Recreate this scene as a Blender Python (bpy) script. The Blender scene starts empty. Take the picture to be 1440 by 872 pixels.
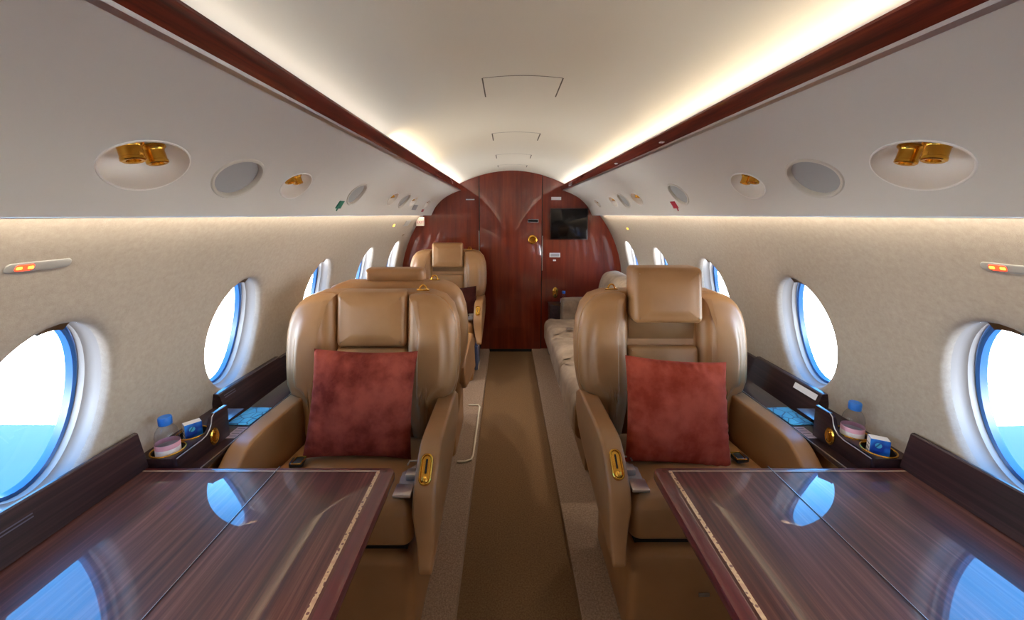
import bpy, bmesh, math, random
from mathutils import Vector, Matrix, noise
random.seed(7)
sc = bpy.context.scene
COL = sc.collection
R_ = math.radians

# ------------------------------------------------------------------ materials
def S(r, g, b):                       # display rgb 0-255 -> linear
    f = lambda c: (c/255/12.92) if c/255 <= .04045 else ((c/255+.055)/1.055)**2.4
    return (f(r), f(g), f(b), 1)

def mat(name, base, rough=.5, metal=0, coat=0, coat_rough=.03, sheen=0, spec=.5):
    m = bpy.data.materials.new(name); m.use_nodes = True
    p = m.node_tree.nodes['Principled BSDF']
    p.inputs['Base Color'].default_value = base
    p.inputs['Roughness'].default_value = rough
    p.inputs['Metallic'].default_value = metal
    p.inputs['Coat Weight'].default_value = coat
    p.inputs['Coat Roughness'].default_value = coat_rough
    p.inputs['Sheen Weight'].default_value = sheen
    p.inputs['Specular IOR Level'].default_value = spec
    return m

def N(m, t, **kw):
    n = m.node_tree.nodes.new(t)
    for k, v in kw.items():
        if k in n.inputs: n.inputs[k].default_value = v
        else: setattr(n, k, v)
    return n
def L(m, a, b): m.node_tree.links.new(a, b)

def coords(m, scale=(1, 1, 1), kind='Object'):
    tc = N(m, 'ShaderNodeTexCoord'); mp = N(m, 'ShaderNodeMapping')
    mp.inputs['Scale'].default_value = scale
    L(m, tc.outputs[kind], mp.inputs['Vector'])
    return mp.outputs['Vector']

def ramp(m, fac, stops):
    r = N(m, 'ShaderNodeValToRGB'); e = r.color_ramp.elements
    e[0].position, e[0].color = stops[0]; e[1].position, e[1].color = stops[-1]
    for p, c in stops[1:-1]:
        x = e.new(p); x.color = c
    L(m, fac, r.inputs['Fac']); return r.outputs['Color']

def noisy(m, stops, scale=8, detail=4, vec=(1, 1, 1), rough=.6, dist=0):
    v = coords(m, vec)
    n = N(m, 'ShaderNodeTexNoise', Scale=scale, Detail=detail, Roughness=rough, Distortion=dist)
    L(m, v, n.inputs['Vector'])
    c = ramp(m, n.outputs['Fac'], stops)
    L(m, c, m.node_tree.nodes['Principled BSDF'].inputs['Base Color'])
    return n

def bump(m, scale, strength, dist=.001, detail=2, vec=(1, 1, 1), coat=False):
    v = coords(m, vec)
    n = N(m, 'ShaderNodeTexNoise', Scale=scale, Detail=detail)
    L(m, v, n.inputs['Vector'])
    b = N(m, 'ShaderNodeBump', Strength=strength, Distance=dist)
    L(m, n.outputs['Fac'], b.inputs['Height'])
    L(m, b.outputs['Normal'], m.node_tree.nodes['Principled BSDF'].inputs['Normal'])

def wood(name, dark, mid, light, grain, coat=1.0, scale=1.0, coat_rough=.02, mix=.5):
    m = mat(name, mid, .45, coat=coat, coat_rough=coat_rough, spec=.3)
    v = coords(m, grain)
    n = N(m, 'ShaderNodeTexNoise', Scale=scale, Detail=6, Roughness=.65, Distortion=.15)
    L(m, v, n.inputs['Vector'])
    c = ramp(m, n.outputs['Fac'], [(.34, dark), (.52, mid), (.70, light)])
    v2 = coords(m, tuple(g*.18 for g in grain))
    n2 = N(m, 'ShaderNodeTexNoise', Scale=scale, Detail=2)
    L(m, v2, n2.inputs['Vector'])
    mx = N(m, 'ShaderNodeMixRGB', blend_type='OVERLAY'); mx.inputs['Fac'].default_value = mix
    L(m, c, mx.inputs['Color1']); L(m, n2.outputs['Fac'], mx.inputs['Color2'])
    L(m, mx.outputs['Color'], m.node_tree.nodes['Principled BSDF'].inputs['Base Color'])
    return m

M = {}
def leather(name, a, b, rough=.42):
    m = mat(name, a, rough, spec=.45)
    noisy(m, [(.3, a), (.7, b)], 5, 3)
    bump(m, 420, .18, .0006)
    return m
M['leather'] = leather('tan_leather', S(150, 106, 65), S(165, 121, 78))
M['leather_shaded'] = leather('tan_leather_shade', S(120, 86, 52), S(134, 98, 60))  # darker copy of the tan leather, shade put into the colour
def suede(name, a, b, rough=.95):
    m = mat(name, a, rough, sheen=.35, spec=.1)
    m.node_tree.nodes['Principled BSDF'].inputs['Sheen Roughness'].default_value = .4
    m.node_tree.nodes['Principled BSDF'].inputs['Sheen Tint'].default_value = b
    noisy(m, [(.38, a), (.62, b)], 7, 5)
    bump(m, 300, .25, .001)
    return m
M['suede'] = suede('taupe_suede', S(126, 107, 90), S(152, 132, 112))
M['velvet_a'] = suede('rust_velvet', S(108, 40, 31), S(162, 77, 61))
M['velvet_b'] = suede('bright_rust_velvet', S(136, 48, 32), S(174, 80, 60))
M['velvet_c'] = suede('brown_velvet', S(40, 16, 12), S(66, 30, 23))

M['wall'] = mat('sidewall_fabric', S(184, 170, 152), .8, spec=.2)
noisy(M['wall'], [(.3, S(155, 143, 132)), (.7, S(171, 160, 149))], 70, 6, (1, 1, 1), .75)
bump(M['wall'], 420, .35, .001, 3)
M['panel'] = mat('overhead_vinyl', S(220, 213, 203), .6, spec=.25)
bump(M['panel'], 260, .08, .0005)
M['ceil'] = mat('headliner', S(224, 215, 197), .7, spec=.2)
bump(M['ceil'], 260, .06, .0005)
M['dish'] = mat('pale_moulding', S(240, 232, 222), .45)
M['seam'] = mat('seam', S(96, 84, 68), .8)
M['mesh'] = mat('speaker_mesh', S(168, 166, 164), .8)
bump(M['mesh'], 900, .5, .0008)
M['rim'] = mat('off_white_rim', S(212, 204, 190), .4)
M['gold'] = mat('polished_brass', S(224, 170, 70), .22, 1)
M['bronze'] = mat('bronze_pull', S(116, 82, 46), .3, .8)
M['steel'] = mat('satin_steel', S(190, 186, 184), .3, .9)
M['web'] = mat('grey_webbing', S(150, 136, 128), .7)
M['black'] = mat('black_plastic', S(14, 13, 14), .3)
M['hole'] = mat('dark_recess', S(18, 12, 12), .8)
M['screen'] = mat('monitor_glass', S(7, 7, 12), .12, spec=.5)
M['bezel'] = mat('monitor_bezel', S(38, 14, 10), .3)

M['table'] = wood('table_veneer', S(58, 32, 29), S(88, 50, 43), S(120, 78, 67), (75, 1.6, 75))
M['edge'] = mat('bullnose_mahogany', S(84, 22, 26), .4, coat=1, coat_rough=.05)
noisy(M['edge'], [(.3, S(70, 16, 20)), (.7, S(98, 28, 30))], 5, 4, (20, 1, 20))
M['board'] = wood('ledge_veneer', S(28, 15, 19), S(43, 24, 28), S(62, 39, 40), (40, 1.5, 90), coat=.5, coat_rough=.12)
M['rail'] = wood('rail_mahogany', S(70, 17, 10), S(112, 34, 18), S(146, 56, 30), (50, 2.2, 50), coat=1, coat_rough=.04)
M['bulk'] = wood('bulkhead_mahogany', S(96, 24, 9), S(116, 35, 13), S(134, 47, 19), (22, 22, 1.4), coat=1, coat_rough=.04, mix=.15)
M['bulk'].node_tree.nodes['Principled BSDF'].inputs['Coat IOR'].default_value = 1.6
M['bulk_dark'] = mat('door_seam', S(24, 6, 4), .5)
M['inlay'] = mat('marquetry', S(190, 150, 110), .4, coat=1)
v = coords(M['inlay'], (90, 90, 90))
vn = N(M['inlay'], 'ShaderNodeTexVoronoi', Scale=1.0); L(M['inlay'], v, vn.inputs['Vector'])
L(M['inlay'], ramp(M['inlay'], vn.outputs['Distance'], [(.25, S(110, 60, 48)), (.36, S(206, 168, 124)), (.8, S(186, 140, 104))]),
  M['inlay'].node_tree.nodes['Principled BSDF'].inputs['Base Color'])
M['stringing'] = mat('pale_stringing', S(200, 170, 140), .4, coat=1)

M['carpet'] = mat('aisle_carpet', S(84, 62, 42), 1, spec=.05)
noisy(M['carpet'], [(.3, S(100, 74, 50)), (.7, S(132, 102, 72))], 160, 4)
bump(M['carpet'], 350, .9, .004)
M['carpet2'] = mat('side_carpet', S(120, 96, 78), 1, spec=.05)
noisy(M['carpet2'], [(.3, S(130, 106, 86)), (.7, S(168, 142, 120))], 160, 4)
bump(M['carpet2'], 350, .9, .004)
M['piping'] = mat('cream_piping', S(206, 190, 164), .7)

M['cap'] = mat('blue_cap', S(40, 110, 200), .35)
M['label'] = mat('pink_label', S(226, 168, 186), .5)
M['label_white'] = mat('white_label', S(232, 226, 232), .5)
M['paper'] = mat('white_card', S(222, 220, 222), .6)
M['lav'] = mat('lavender_placard', S(160, 150, 172), .5)
M['ink'] = mat('grey_ink', S(84, 78, 96), .7)
M['blue'] = mat('blue_carton', S(24, 92, 190), .35)
v = coords(M['blue'], (32, 32, 32)); g = N(M['blue'], 'ShaderNodeTexNoise', Scale=1.0, Detail=1); L(M['blue'], v, g.inputs['Vector'])
L(M['blue'], ramp(M['blue'], g.outputs['Fac'], [(.38, S(14, 52, 150)), (.6, S(34, 126, 214))]), M['blue'].node_tree.nodes['Principled BSDF'].inputs['Base Color'])
M['teal'] = mat('teal_card', S(66, 150, 176), .3)
v = coords(M['teal'], (26, 26, 26)); g = N(M['teal'], 'ShaderNodeTexVoronoi', feature='DISTANCE_TO_EDGE', Scale=1.0); L(M['teal'], v, g.inputs['Vector'])
L(M['teal'], ramp(M['teal'], g.outputs['Distance'], [(.02, S(30, 92, 130)), (.06, S(80, 176, 208))]), M['teal'].node_tree.nodes['Principled BSDF'].inputs['Base Color'])
M['navy'] = mat('blue_pouch', S(58, 74, 112), .6)
M['green'] = mat('green_tag', S(28, 112, 84), .5)
M['red'] = mat('red_tag', S(176, 26, 48), .5)
M['magenta'] = mat('exit_red', S(170, 30, 90), .5)
M['grey'] = mat('grey_placard', S(150, 148, 150), .5)
M['signplate'] = mat('grey_sign_plate', S(150, 147, 144), .4)
M['reveal'] = mat('window_reveal', S(134, 124, 117), .5)
M['gasket'] = mat('blue_gasket', S(50, 92, 146), .35)
M['wing'] = mat('wing_sky_tint', (.02, .10, .13, 1), .5, spec=.2)  # blue of the sky the wing mirrors is put into its base colour
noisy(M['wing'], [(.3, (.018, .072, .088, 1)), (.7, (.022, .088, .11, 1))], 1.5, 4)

def emis(name, col, s):
    m = bpy.data.materials.new(name); m.use_nodes = True
    p = m.node_tree.nodes['Principled BSDF']
    p.inputs['Base Color'].default_value = col
    p.inputs['Emission Color'].default_value = col
    p.inputs['Emission Strength'].default_value = s
    return m
M['lit_red'] = emis('lit_red', (1, .03, .01, 1), 1.6)
M['lit_orange'] = emis('lit_orange', (1, .32, .02, 1), 3)
M['lit_amber'] = emis('lit_amber', (1, .5, .05, 1), 1.2)

def glass(name, tint, rough=.0, ior=1.45):
    m = bpy.data.materials.new(name); m.use_nodes = True
    nt = m.node_tree; nt.nodes.clear()
    o = nt.nodes.new('ShaderNodeOutputMaterial'); t = nt.nodes.new('ShaderNodeBsdfTransparent')
    gl = nt.nodes.new('ShaderNodeBsdfGlossy'); fr = nt.nodes.new('ShaderNodeMapRange'); lw = nt.nodes.new('ShaderNodeLayerWeight'); pw = nt.nodes.new('ShaderNodeMath'); mx = nt.nodes.new('ShaderNodeMixShader')
    t.inputs['Color'].default_value = tint; gl.inputs['Roughness'].default_value = rough; pw.operation = 'POWER'; pw.inputs[1].default_value = 5
    nt.links.new(lw.outputs['Facing'], pw.inputs[0]); nt.links.new(pw.outputs[0], fr.inputs['Value'])
    fr.inputs['To Min'].default_value = ((ior-1)/(ior+1))**2; fr.inputs['To Max'].default_value = 1
    nt.links.new(fr.outputs[0], mx.inputs[0]); nt.links.new(t.outputs[0], mx.inputs[1]); nt.links.new(gl.outputs[0], mx.inputs[2])
    nt.links.new(mx.outputs[0], o.inputs['Surface'])
    return m
M['pane'] = glass('window_pane', (.95, .985, 1, 1))
M['pet'] = glass('bottle_plastic', (.86, .88, .93, 1), .05, 1.5)

# ------------------------------------------------------------------ object helpers
def tag(o, label=None, cat=None, group=None, kind=None):
    if label: o['label'] = label
    if cat: o['category'] = cat
    if group: o['group'] = group
    if kind: o['kind'] = kind
    return o

def thing(name, label, cat, loc=(0, 0, 0), rotz=0, group=None):
    o = bpy.data.objects.new(name, None); COL.objects.link(o)
    o.empty_display_size = .1
    o.location = loc; o.rotation_euler = (0, 0, rotz)
    return tag(o, label, cat, group)

def mk(name, verts, faces, m, parent=None, smooth=True, angle=38, weld=1e-5, mats=None, fmat=None, recalc=True):
    bm = bmesh.new()
    vs = [bm.verts.new(v) for v in verts]
    for k, f in enumerate(faces):
        try:
            fc = bm.faces.new([vs[i] for i in f])
            if fmat: fc.material_index = fmat[k]
        except ValueError: pass
    if weld: bmesh.ops.remove_doubles(bm, verts=bm.verts, dist=weld)
    if recalc: bmesh.ops.recalc_face_normals(bm, faces=bm.faces)
    return from_bm(name, bm, m, parent, smooth, angle, mats)

def from_bm(name, bm, m, parent=None, smooth=True, angle=38, mats=None):
    me = bpy.data.meshes.new(name); bm.to_mesh(me); bm.free()
    for x in (mats or [m]): me.materials.append(x)
    if smooth:
        me.shade_smooth(); me.set_sharp_from_angle(angle=R_(angle))
    o = bpy.data.objects.new(name, me); COL.objects.link(o)
    if parent: o.parent = parent
    return o

def box(c, d, bev=0, seg=2, rot=None):
    bm = bmesh.new(); bmesh.ops.create_cube(bm, size=1)
    for v in bm.verts: v.co = Vector((v.co.x*d[0], v.co.y*d[1], v.co.z*d[2]))
    if bev: bmesh.ops.bevel(bm, geom=list(bm.edges), offset=bev, segments=seg, affect='EDGES', profile=.5)
    if rot: bmesh.ops.rotate(bm, verts=bm.verts, cent=(0, 0, 0), matrix=rot)
    bmesh.ops.translate(bm, verts=bm.verts, vec=c)
    return bm
def bx(name, c, d, m, parent=None, bev=0, seg=2, rot=None):
    return from_bm(name, box(c, d, bev, seg, rot), m, parent)

def tube(name, pts, r, m, parent=None, n=8, closed=False):
    pts = [Vector(p) for p in pts]; V = []; F = []; k = len(pts)
    up = None
    for i, p in enumerate(pts):
        a = pts[(i-1) % k] if closed or i > 0 else p; b = pts[(i+1) % k] if closed or i < k-1 else p
        t = (b-a).normalized()
        if up is None:
            up = Vector((0, 0, 1)) if abs(t.z) < .9 else Vector((1, 0, 0))
        x = t.cross(up).normalized(); y = x.cross(t).normalized(); up = y
        for j in range(n):
            q = 2*math.pi*j/n
            V.append(p + x*math.cos(q)*r + y*math.sin(q)*r)
    for i in range(k if closed else k-1):
        for j in range(n):
            a = i*n+j; b = i*n+(j+1) % n; c = ((i+1) % k)*n+(j+1) % n; d = ((i+1) % k)*n+j
            F.append((a, b, c, d))
    if not closed: F += [tuple(range(n)), tuple(range((k-1)*n, k*n))]
    return mk(name, V, F, m, parent)

def lathe(name, prof, m, parent=None, n=28, mtx=None, cap=True):
    V = []; F = []; k = len(prof)
    for r, z in prof:
        for j in range(n):
            q = 2*math.pi*j/n
            p = Vector((r*math.cos(q), r*math.sin(q), z))
            V.append(mtx @ p if mtx else p)
    for i in range(k-1):
        for j in range(n): F.append((i*n+j, i*n+(j+1) % n, (i+1)*n+(j+1) % n, (i+1)*n+j))
    if cap: F += [tuple(range(n)), tuple(range((k-1)*n, k*n))]
    return mk(name, V, F, m, parent)

def resample(poly, step):
    out = []
    for (a, b), (c, d) in zip(poly, poly[1:]+poly[:1]):
        l = math.hypot(c-a, d-b); n = max(1, int(round(l/step)))
        for i in range(n): out.append((a+(c-a)*i/n, b+(d-b)*i/n))
    return out
def smooth_poly(poly, it=2):
    for _ in range(it):
        out = []
        for (a, b), (c, d) in zip(poly, poly[1:]+poly[:1]):
            out += [(a*.75+c*.25, b*.75+d*.25), (a*.25+c*.75, b*.25+d*.75)]
        poly = out
    return poly
def rrect(x0, x1, y0, y1, r, n=6):
    P = []
    for cx, cy, a in ((x1-r, y1-r, 0), (x0+r, y1-r, 90), (x0+r, y0+r, 180), (x1-r, y0+r, 270)):
        for i in range(n+1):
            q = R_(a+90*i/n); P.append((cx+r*math.cos(q), cy+r*math.sin(q)))
    return P
def area(P): return .5*sum(a*d-c*b for (a, b), (c, d) in zip(P, P[1:]+P[:1]))

def puff(name, poly, d0, d1, fmap, m, parent=None, r0=.01, r1=.02, b0=0, b1=.01, step=.02, nr=4, nb=8, angle=50):
    """soft slab: 2-D outline thickened from depth d0 to d1, both rims rounded, both faces crowned."""
    P = resample(poly, step)
    if area(P) < 0: P = P[::-1]
    n = len(P)
    nrm = []
    for i in range(n):
        a, b = P[i-1], P[(i+1) % n]
        tx, ty = b[0]-a[0], b[1]-a[1]; l = math.hypot(tx, ty) or 1
        nrm.append((-ty/l, tx/l))
    cx = sum(p[0] for p in P)/n; cy = sum(p[1] for p in P)/n
    xs = [p[0] for p in P]; zs = [p[1] for p in P]
    mx, my = (max(xs)+min(xs))/2, (max(zs)+min(zs))/2; hx, hy = (max(xs)-min(xs))/2, (max(zs)-min(zs))/2
    crown = lambda x, y, k: max(0, 1-((x-mx)/hx)**2)**.8*max(0, 1-((y-my)/hy)**2)**.8*min(1, (1-k)/.25)
    V = []; F = []
    def ring(ins, d):
        for (x, y), (u, w) in zip(P, nrm): V.append(fmap(x+u*ins, y+w*ins, d))
    sg = 1 if d1 > d0 else -1
    rings = []
    for i in range(nb, 0, -1): rings.append(('s', r0, d0, i/nb, -sg*b0))
    for i in range(nr, -1, -1):
        q = math.pi/2*i/nr
        rings.append(('r', r0*(1-math.cos(q)), d0+sg*r0*(1-math.sin(q))))
    for i in range(0, nr+1):
        q = math.pi/2*i/nr
        rings.append(('r', r1*(1-math.cos(q)), d1-sg*r1*(1-math.sin(q))))
    for i in range(1, nb+1): rings.append(('s', r1, d1, i/nb, sg*b1))
    cnt = 0; caps = []
    for rg in rings:
        if rg[0] == 'r': ring(rg[1], rg[2]); cnt += 1
        else:
            _, ins, d, t, bl = rg
            k = 1-t
            if t >= .999:
                V.append(fmap(cx, cy, d+bl*crown(cx, cy, 0))); caps.append((cnt, len(V)-1)); cnt += 1
            else:
                for (x, y), (u, w) in zip(P, nrm):
                    xx, yy = x+u*ins, y+w*ins
                    V.append(fmap(cx+(xx-cx)*k, cy+(yy-cy)*k, d+bl*crown(cx+(xx-cx)*k, cy+(yy-cy)*k, k)))
                cnt += 1
    # first is centre point, then rings ..., last centre point
    nring = cnt-2
    off = lambda k: 1+k*n
    for k in range(nring-1):
        for i in range(n):
            F.append((off(k)+i, off(k)+(i+1) % n, off(k+1)+(i+1) % n, off(k+1)+i))
    for i in range(n):
        F.append((0, off(0)+(i+1) % n, off(0)+i))
        F.append((len(V)-1, off(nring-1)+i, off(nring-1)+(i+1) % n))
    return mk(name, V, F, m, parent, angle=angle)

def extrude_y(name, prof, y0, y1, m, parent=None, closed=False, ny=1, angle=30, caps=False):
    V = []; F = []; k = len(prof)
    for j in range(ny+1):
        y = y0+(y1-y0)*j/ny
        V += [(x, y, z) for x, z in prof]
    for j in range(ny):
        for i in range(k if closed else k-1):
            a = j*k+i; b = j*k+(i+1) % k
            F.append((a, b, b+k, a+k))
    if caps: F += [tuple(range(k)), tuple(range(ny*k, ny*k+k))]
    return mk(name, V, F, m, parent, angle=angle)

def holed(name, cells, s0, s1, fmap, m, n=16, fil=.02, rings=9, parent=None, nh=None):
    """surface strip in (y,s) made of cells, a cell may carry an elliptical hole with a rolled rim."""
    V = []; F = []
    for y0, y1, h in cells:
        if h is None:
            ny = max(1, int((y1-y0)/.08))
            b = len(V)
            for j in range(ny+1):
                for i in range(n+1): V.append(fmap(y0+(y1-y0)*j/ny, s0+(s1-s0)*i/n, 0))
            for j in range(ny):
                for i in range(n):
                    a = b+j*(n+1)+i; F.append((a, a+1, a+n+2, a+n+1))
            continue
        cy, cs, ry, rs = h
        sq = []
        for i in range(n): sq.append((1, -1+2*i/n))
        for i in range(n): sq.append((1-2*i/n, 1))
        for i in range(n): sq.append((-1, 1-2*i/n))
        for i in range(n): sq.append((-1+2*i/n, -1))
        Nn = len(sq); b = len(V)
        R = []
        for d in (0, .2, .5, 1.0):
            dd = d*fil; R.append((dd, fil-math.sqrt(max(0, fil*fil-(fil-dd)**2))))
        nrg = 0
        ang = []
        for a, c in sq:                      # angle in the cell, then on the ellipse
            yy = cy+(a*(y1-y0)/2 + (y0+y1)/2-cy); ss = (s0+s1)/2+c*(s1-s0)/2
            ang.append(math.atan2((ss-cs)/max(.3, (s1-s0)/2)*1.0, (yy-cy)/((y1-y0)/2)))
        for dd, of in R:
            for q in ang: V.append(fmap(cy+(ry+dd)*math.cos(q), cs+(rs+dd)*math.sin(q), of))
            nrg += 1
        for k in range(1, rings+1):
            t = k/rings
            for q, (a, c) in zip(ang, sq):
                ey, es = cy+(ry+fil)*math.cos(q), cs+(rs+fil)*math.sin(q)
                by, bs = (y0+y1)/2+a*(y1-y0)/2, (s0+s1)/2+c*(s1-s0)/2
                V.append(fmap(ey+(by-ey)*t, es+(bs-es)*t, 0))
            nrg += 1
        for k in range(nrg-1):
            for i in range(Nn):
                F.append((b+k*Nn+i, b+k*Nn+(i+1) % Nn, b+(k+1)*Nn+(i+1) % Nn, b+(k+1)*Nn+i))
    return mk(name, V, F, m, parent, angle=60, weld=2e-4)

def ell_rings(name, cy, cs, rings, fmap, m, parent=None, n=48, cap=False, angle=50):
    """rings: (ry, rs, off) joined in order; cap closes the last."""
    V = []; F = []
    for ry, rs, of in rings:
        for j in range(n):
            q = 2*math.pi*j/n
            V.append(fmap(cy+ry*math.cos(q), cs+rs*math.sin(q), of))
    for k in range(len(rings)-1):
        for j in range(n): F.append((k*n+j, k*n+(j+1) % n, (k+1)*n+(j+1) % n, (k+1)*n+j))
    if cap:
        V.append(fmap(cy, cs, rings[-1][2])); b = (len(rings)-1)*n
        for j in range(n): F.append((b+j, b+(j+1) % n, len(V)-1))
    return mk(name, V, F, m, parent, angle=angle)

# ------------------------------------------------------------------ cabin shell
Y0, Y1 = -1.6, 4.0
RW, ZW = 1.12, .71
def wmap(sd):
    def f(y, s, off=0):
        a = s/RW; return (sd*(RW+off)*math.cos(a), y, ZW+(RW+off)*math.sin(a))
    return f
SZ = lambda z: RW*math.asin((z-ZW)/RW)
def catmull(P, n=8):
    P = [Vector(p) for p in P]; Q = [P[0]*2-P[1]]+P+[P[-1]*2-P[-2]]; out = []
    for i in range(1, len(Q)-2):
        for k in range(n):
            t = k/n; a, b, c, d = Q[i-1], Q[i], Q[i+1], Q[i+2]
            out.append(.5*((2*b)+(c-a)*t+(2*a-5*b+4*c-d)*t*t+(3*b-a-3*c+d)*t**3))
    return out+[P[-1]]
PP = catmull([(.505, 1.650), (.58, 1.622), (.66, 1.580), (.72, 1.53), (.765, 1.475), (.80, 1.405)])
PL = [0]
for a, b in zip(PP, PP[1:]): PL.append(PL[-1]+(b-a).length)
def pprof(s):
    s = max(0, min(PL[-1]-1e-6, s))
    for i in range(len(PL)-1):
        if PL[i] <= s <= PL[i+1]:
            t = (s-PL[i])/(PL[i+1]-PL[i]); p = PP[i].lerp(PP[i+1], t)
            a = PP[max(0, i-1)]; b = PP[min(len(PP)-1, i+2)]; d = (b-a).normalized()
            return p, Vector((-d.y, d.x))      # outward normal (towards +x,+z)
def pmap(sd):
    def f(y, s, off=0):
        p, nn = pprof(s)
        return (sd*(p.x+nn.x*off), y, p.y+nn.y*off)
    return f
def ps(x):      # arclength at profile x
    for i in range(len(PP)-1):
        if PP[i].x <= x <= PP[i+1].x:
            t = (x-PP[i].x)/(PP[i+1].x-PP[i].x); return PL[i]+t*(PL[i+1]-PL[i])

# floor with sunken aisle
fl = extrude_y('floor', [(-1.15, .03), (-.235, .03), (-.23, .026), (-.226, 0), (.206, 0), (.21, .026), (.215, .03), (1.15, .03)], Y0, Y1, M['carpet'])
fl.data.materials.append(M['carpet2'])
for p in fl.data.polygons:
    if abs(p.center.x) > .21: p.material_index = 1
tag(fl, 'brown cabin carpet with a darker sunken aisle', 'floor', kind='structure')

# ceiling
hp = [(0, 1.84), (.15, 1.829), (.30, 1.797), (.42, 1.757), (.485, 1.728), (.53, 1.703), (.552, 1.672), (.562, 1.645)]
half = [p for p in catmull([(-a, b) for a, b in hp[:0:-1]]+hp, 6) if p.x >= -1e-6]
cp = [(-p.x, p.y) for p in half[::-1]]+[(p.x, p.y) for p in half[1:]]
ceil = extrude_y('ceiling', cp, Y0, Y1, M['ceil'], ny=10)
tag(ceil, 'cream arched cabin ceiling between the two wooden rails', 'ceiling', kind='structure')
def cz(x):
    x = abs(x)
    for a, b in zip(half, half[1:]):
        if a.x <= x <= b.x: return a.y+(b.y-a.y)*(x-a.x)/(b.x-a.x)
for k, (ya, yb) in enumerate([(1.30, 1.50), (2.15, 2.35), (2.90, 3.08), (3.50, 3.64)]):
    V = []; F = []
    w = .0022 if k == 0 else .003
    def strip(a, b):
        (x0, y0), (x1, y1) = a, b
        n = 24; l = math.hypot(x1-x0, y1-y0); px, py = -(y1-y0)/l*w, (x1-x0)/l*w
        base = len(V)
        for i in range(n+1):
            t = i/n; x = x0+(x1-x0)*t; y = y0+(y1-y0)*t
            for s in (-1, 1): V.append((x+px*s, y+py*s, cz(x+px*s)-.0006))
        for i in range(n): F.append((base+2*i, base+2*i+1, base+2*i+3, base+2*i+2))
    strip((-.126, ya), (.126, ya)); strip((-.126, ya), (-.126, yb)); strip((.126, ya), (.126, yb))
    if k == 0: pass
    mk('hatch_seam', V, F, M['seam'], ceil, smooth=False, recalc=False, weld=0)

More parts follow.
